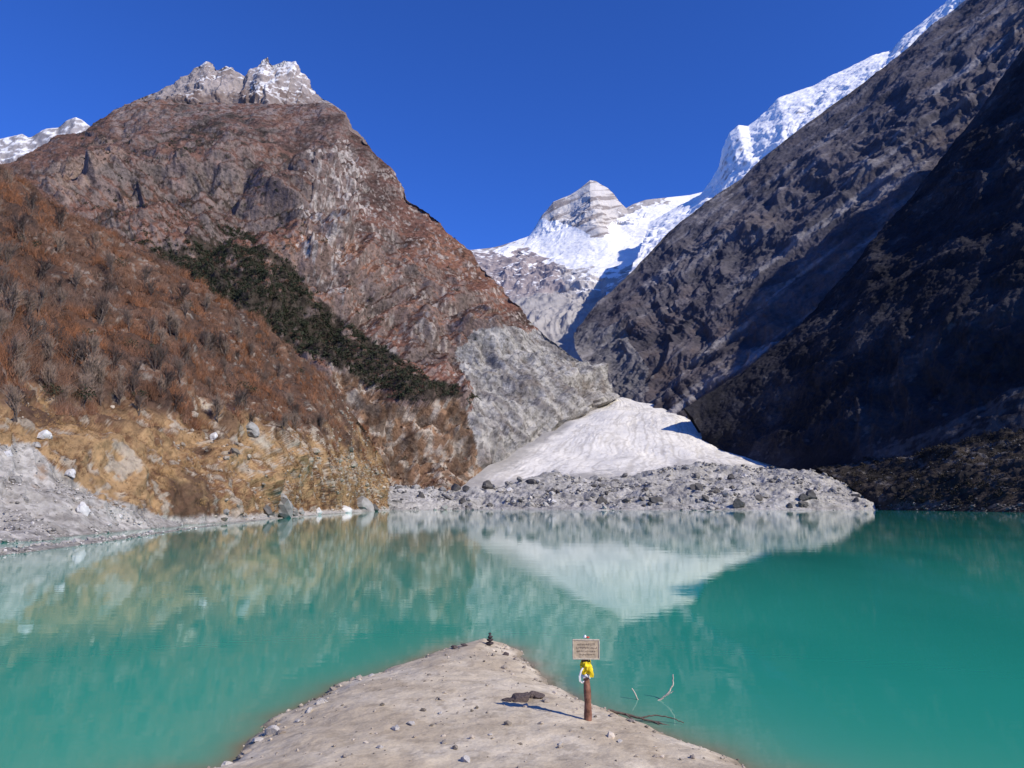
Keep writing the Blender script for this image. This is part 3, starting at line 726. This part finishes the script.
TM=[tree(11,twm),tree(23,twm2),tree(31,twm)]
tl=[(84,392,2.3),(28,350,1.9),(10,320,2.0),(60,338,1.7),(112,372,1.6),(48,392,1.5),(135,382,1.4),(165,392,1.5),(195,400,1.4),(20,392,1.6),(100,320,1.9),(150,340,1.8),(5,270,2.1),(40,282,2.0),(75,290,1.9),(225,375,1.6),(210,350,1.8),(120,405,1.3),(60,410,1.3),(175,410,1.2),(290,410,1.8),(262,388,1.8),(30,215,2.1),(95,252,2.1),(145,285,2.1),(180,305,2.2),(238,345,2.0),(8,195,2.3),(60,230,2.3),(320,430,1.8),(100,392,1.8),(72,365,1.8),(38,315,1.9),(128,330,1.9),(185,365,1.7),(250,360,1.9),(15,420,1.3),(150,300,2.0),(55,260,2.2),(112,275,2.2),(20,240,2.2),(170,335,2.0),(205,312,2.2),(275,358,2.0)]
r2=random.Random(5)
tl+=[(r2.uniform(-5,300),None,r2.uniform(1.0,2.0)) for _ in range(60)]
for n_,(u,v,s_) in enumerate(tl):
    if v is None:
        lo=175+.62*max(u,0); v=r2.uniform(lo+10,min(405+.1*u,lo+230))
    p=PATCH['C']; i=find('C',u,v); q=p['P'][i]; t_,c_=TM[n_%3]
    lab="tall bare grey brown tree on the shrubby slope" if n_==0 else "leafless tree among reddish brown shrubs"
    o=obj("bare_tree",None,lab,"tree",None,"bare trees on the slope",None,q,(0,0,random.uniform(0,6)),(s_,)*3)
    obj("trunk",t_,parent=o); obj("crown",c_,parent=o)

# ------------------------------------------------------------------ spit stones
stone_m=[flat_mat("brown_stone",(.30,.25,.20),.85,.3,9,.4),flat_mat("grey_stone",(.46,.42,.37),.85,.25,9,.4),flat_mat("dark_stone",(.10,.075,.065),.85,.35,5,.4)]
SM=[[mesh_from("stone",*rock_shape(3,100+i*5+j),None,False,m_) for i in range(4)] for j,m_ in enumerate(stone_m)]
def stone(u,v,wpx,kind,label,sq=.8,lx=1,k=None):
    q=on_spit(u,v); s_=wpx/2/F*q[1]
    return obj("stone",SM[kind][random.randrange(4) if k is None else k],label,"stone",None,"stones on the sand spit",None,(q[0],q[1],q[2]+.22*s_),(0,0,random.uniform(0,6.28) if lx==1 else .1),(s_*lx,s_,s_*sq))
stone(521,701,20,2,"dark brown flat stone on the sand",.85,1.3,1)
stone(508,701,10,2,"small dark stone on the sand",.8); stone(536,698,14,2,"dark stone on the sand",.8,1.2,2); stone(546,702,10,0,"brown stone on the sand",.8)
for (u,v,w,k) in [(270,734,18,1),(258,741,12,1),(281,733,9,0),(322,703,12,1),(333,690,9,0),(309,712,9,1),(247,752,10,0),(298,722,7,1),(396,730,11,1),(411,724,9,1),(440,714,6,1),(438,724,5,0),(466,761,13,1),(352,680,7,0),(372,676,6,1),(420,700,5,0),(506,655,6,2),(515,660,7,0),(524,668,6,0),(536,680,6,0),(380,748,8,1),(345,757,7,0),(560,745,6,1),(620,742,7,1),(655,757,6,0),(490,735,5,1),(612,716,7,0),(632,722,8,0),(455,648,8,2),(464,646,7,2),(230,762,13,1),(241,757,8,0),(692,758,8,0)]:
    stone(u,v,w,k,{0:"small brown stone on the sand",1:"small grey stone on the sand",2:"small dark stone at the water edge"}[k])
n=9000
gx=rng.uniform(-8,5.5,n); gy=rng.uniform(9,24,n)
zz,ss=spit_h(gx,gy); wgt=(ss>-.05)&((rng.random(n)<.15)|(ss+.4*fbm(np.stack([gx,gy,0*gx],1)/1.0,2)<.35))
gp=np.stack([gx,gy,zz],1)[wgt]; n=len(gp)
colr=np.tile(A([.38,.32,.25]),(n,1)); colr[rng.random(n)<.4]*=.5; colr[rng.random(n)<.2]*=1.4
rock_stuff("gravel",gp,np.clip(rng.lognormal(-3.95,.55,n),.008,.09),colr,"small pebbles scattered on the sand spit","gravel",rockmat_near)

# cairn at tip
q=on_spit(490,646)
cm=flat_mat("dark_cairn_stone",(.045,.035,.035),.8,.3,9,.4)
cairn=obj("stone_cairn",None,"small dark stacked stone cairn at the spit tip","cairn",None,None,None,q)
zc=0.02
for k,(s_,h_) in enumerate([(.13,.10),(.10,.09),(.075,.09),(.05,.08)]):
    V,Fc=rock_shape(2,200+k); V=V/np.abs(V).max(0)*A([s_,s_*.85,h_*.55])
    obj("stone",mesh_from("stone",V,Fc,None,False,cm),parent=cairn,loc=((-1)**k*.008,0,zc+h_*.5)); zc+=h_*.92
# ------------------------------------------------------------------ sign
q=on_spit(588,720)
sign=obj("sign_post",None,"weathered wooden sign on a short post tied with yellow cloth","sign",None,None,None,q,(0,math.radians(-1.2),0))
wood=flat_mat("reddish_post_wood",(.20,.095,.06),.75,.55,9,.6)
brd=flat_mat("weathered_board_wood",(.42,.34,.235),.8,.22,10,.4)
frm=flat_mat("pale_frame_wood",(.50,.44,.34),.8,.2,20,.3)
let_=flat_mat("faded_dark_lettering",(.16,.12,.09),.8,.2,20,.1)
yel=flat_mat("yellow_cloth",(.75,.55,.02),.8,.25,14,.4)
wht=flat_mat("white_cloth",(.80,.79,.77),.8,.12,14,.3)
red=flat_mat("red_cloth",(.5,.06,.04),.8,.15,14,.3)
pth=[(0,0,-.25)]+[(.008*math.sin(z*5),.006*math.cos(z*4),z) for z in np.linspace(0,1.22,14)]
rad=[.072]+[.066-.012*z+.005*math.sin(z*17) for z in np.linspace(0,1.22,14)]
V,Fc=tube(pth,rad,16); top=len(V); V=np.vstack([V,[V[-16:].mean(0)+A([0,0,.01])]])
bm=bmesh.new(); vs=[bm.verts.new(v) for v in V]
for f in Fc: bm.faces.new([vs[k] for k in f])
for j in range(16): bm.faces.new([vs[top-16+j],vs[top-16+(j+1)%16],vs[top]])
me=bpy.data.meshes.new("post"); bm.to_mesh(me); bm.free(); me.materials.append(wood)
for pl in me.polygons: pl.use_smooth=True
obj("post",me,parent=sign)
def box(name,sx,sy,sz,mat,bev=.006,jit=0):
    bm=bmesh.new(); bmesh.ops.create_cube(bm,size=1)
    for v in bm.verts: v.co.x*=sx; v.co.y*=sy; v.co.z*=sz
    bmesh.ops.subdivide_edges(bm,edges=bm.edges[:],cuts=3,use_grid_fill=True)
    bmesh.ops.bevel(bm,geom=[e for e in bm.edges if len(e.link_faces)==2 and e.calc_face_angle(0)>1],offset=bev,segments=2,affect='EDGES')
    for v in bm.verts: v.co+=Vector(rng.normal(0,jit,3)) if jit else Vector((0,0,0))
    me=bpy.data.meshes.new(name); bm.to_mesh(me); bm.free(); me.materials.append(mat); return me
bz=1.185
board=obj("board",box("board",.45,.022,.33,brd,.004,.0008),parent=sign,loc=(0,-.095,bz),rot=(0,math.radians(1.5),0))
for (x,z,sx,sz) in [(0,.158,.47,.022),(0,-.158,.47,.022),(-.226,0,.020,.293),(.226,0,.020,.293)]:
    obj("frame",box("frame",sx,.032,sz,frm,.004,.0006),parent=board,loc=(x,-.004,z))
for row,(z,h_,x0,x1) in enumerate([(.085,.042,-.15,.15),(.025,.030,-.18,.18),(-.03,.030,-.17,.16),(-.085,.024,-.12,.13)]):
    bm=bmesh.new(); x=x0
    while x<x1:
        w=random.uniform(.012,.026)
        for k in range(random.choice([2,2,3])):
            vert=random.random()<.5
            cx=x+random.uniform(.2,.8)*w; cz=z+random.uniform(-.3,.3)*h_
            a_,b_=(.0025,h_*random.uniform(.3,.5)) if vert else (w*random.uniform(.35,.6),.0025)
            bm.faces.new([bm.verts.new((cx+i_*a_,-.0135-.0006*k,cz+j_*b_)) for i_,j_ in ((-1,-1),(1,-1),(1,1),(-1,1))])
        x+=w+.002
    me=bpy.data.meshes.new("lettering"); bm.to_mesh(me); bm.free(); me.materials.append(let_)
    obj("lettering",me,parent=board)
def wrap(name,z0,z1,r0,mat,flare=.02,seed=1):
    na,nz=40,14; V=[]
    for j in range(nz+1):
        t=j/nz
        for k in range(na):
            a_=2*math.pi*k/na
            rr=r0+flare*math.sin(math.pi*t)+.010*math.sin(a_*5+t*6)+.008*math.sin(a_*9-t*11+1)+.006*math.sin(t*22)
            V.append((rr*math.cos(a_),rr*math.sin(a_),z0+(z1-z0)*t+.012*math.sin(a_*3)))
    Fc=[(j*na+k,j*na+(k+1)%na,(j+1)*na+(k+1)%na,(j+1)*na+k) for j in range(nz) for k in range(na)]
    return mesh_from(name,V,Fc,None,True,mat)
def strip(name,path,w,mat):
    V=[];Fc=[]
    for k,pp in enumerate(path):
        pp=np.array(pp,float)
        c=.012*math.sin(k*1.7)
        V+= [pp+A([-w/2,c,0]),pp+A([0,-c-.008,0]),pp+A([w/2,c,0])]
    for k in range(len(path)-1):
        for j in range(2): Fc.append((k*3+j,k*3+j+1,k*3+j+4,k*3+j+3))
    return mesh_from(name,V,Fc,None,True,mat)
obj("cloth",wrap("cloth",.76,.97,.074,yel,.026,1),parent=sign,label="yellow cloth knotted round the post")
obj("cloth",strip("cloth",[(.05,-.095,.90),(.07,-.11,.84),(.085,-.115,.77),(.075,-.105,.72)],.07,yel),parent=sign)
obj("cloth",wrap("cloth",.70,.76,.068,wht,.012,2),parent=sign,label="white cloth band on the post")
obj("cloth",strip("cloth",[(-.06,-.085,.88),(-.10,-.10,.82),(-.125,-.09,.74),(-.12,-.085,.66),(-.08,-.08,.62),(-.06,-.08,.66)],.034,wht),parent=sign,label="thin white cloth tail")
V,Fc=rock_shape(2,321); V=V*A([.042,.035,.046]); obj("ornament",mesh_from("ornament",V,Fc,None,True,wht),parent=sign,loc=(-.012,-.08,1.39))
V,Fc=rock_shape(2,325); V=V*A([.034,.028,.034]); obj("ornament",mesh_from("ornament",V,Fc,None,True,red),parent=sign,loc=(.032,-.085,1.38),label="small red knot")

# ------------------------------------------------------------------ driftwood
dw=flat_mat("pale_driftwood",(.50,.42,.33),.85,.25,10,.4); dwd=flat_mat("dark_wet_driftwood",(.14,.105,.08),.8,.3,10,.4)
def branch(defs,mat,name,label):
    parts=[]
    for pts,r0,r1 in defs:
        W_=np.array([P(u,v,Yo) for (u,v,Yo) in pts])
        t=np.linspace(0,len(W_)-1,len(W_)*5); D=np.stack([np.interp(t,np.arange(len(W_)),W_[:,c]) for c in range(3)],1)+rng.normal(0,.005,(len(t),3))
        parts.append(tube(D,np.linspace(r0,r1,len(D)),7))
    V,Fc=join(parts); o0=V.mean(0); o0[2]=V[:,2].min()
    return obj(name,mesh_from(name,V-o0,Fc,None,True,mat),label,"driftwood",None,None,None,o0)
y0=on_spit(640,716)[1]
branch([([(660,720,y0),(652,713,y0),(644,707,y0+.05),(638,700,y0+.1),(632,688,y0+.15)],.024,.013),
        ([(643,706,y0+.05),(652,704,y0+.05),(662,699,y0+.05),(669,692,y0+.05),(673,684,y0+.08),(673,674,y0+.1)],.025,.013),
        ([(661,699,y0+.05),(674,691,y0)],.012,.007)],dw,"driftwood_branch","pale curved driftwood branch standing at the water edge")
y1=on_spit(650,724)[1]
branch([([(608,710,y1+.45),(635,717,y1+.25),(655,722,y1+.1),(678,728,y1-.1),(704,731,y1-.25)],.026,.010),
        ([(640,718,y1+.2),(655,715,y1+.2),(672,718,y1+.1),(684,723,y1)],.015,.008),
        ([(625,714,y1+.3),(640,725,y1),(652,731,y1-.2)],.014,.008),
        ([(655,722,y1+.1),(668,731,y1-.2),(688,736,y1-.4)],.015,.008)],dwd,"driftwood_log","dark thin driftwood lying along the water edge")

# ------------------------------------------------------------------ light
az=A([.80,-.60]); az=az/np.linalg.norm(az); EL=math.radians(37)
sdv=Vector((az[0]*math.cos(EL),az[1]*math.cos(EL),math.sin(EL)))
sun=bpy.data.lights.new("sun",'SUN'); sun.energy=5.0; sun.angle=math.radians(.5); sun.color=(1,.945,.84)
so=bpy.data.objects.new("sun",sun); COL.objects.link(so); so.rotation_euler=sdv.to_track_quat('Z','Y').to_euler()
w=bpy.data.worlds.new("World"); scene.world=w; w.use_nodes=True; nt=w.node_tree
bg=nt.nodes["Background"]; sky=nt.nodes.new("ShaderNodeTexSky"); sky.sky_type='NISHITA'; sky.sun_disc=False
sky.sun_elevation=EL; sky.sun_rotation=math.atan2(sdv.x,sdv.y); sky.altitude=3000; sky.air_density=1.0; sky.dust_density=.1; sky.ozone_density=3.5
mx=nt.nodes.new("ShaderNodeMix"); mx.data_type='RGBA'; mx.blend_type='MULTIPLY'; mx.inputs[0].default_value=1
mx.inputs[7].default_value=(.46,.96,2.1,1)
nt.links.new(sky.outputs[0],mx.inputs[6]); nt.links.new(mx.outputs[2],bg.inputs[0]); bg.inputs[1].default_value=.103
# ------------------------------------------------------------------ camera
cam=bpy.data.cameras.new("camera"); cam.sensor_width=36; cam.lens=F/1024*36; cam.clip_end=60000; cam.clip_start=.1
co=bpy.data.objects.new("camera",cam); COL.objects.link(co); co.location=(0,0,CZ); co.rotation_euler=(math.pi/2+PITCH,0,0)
scene.camera=co
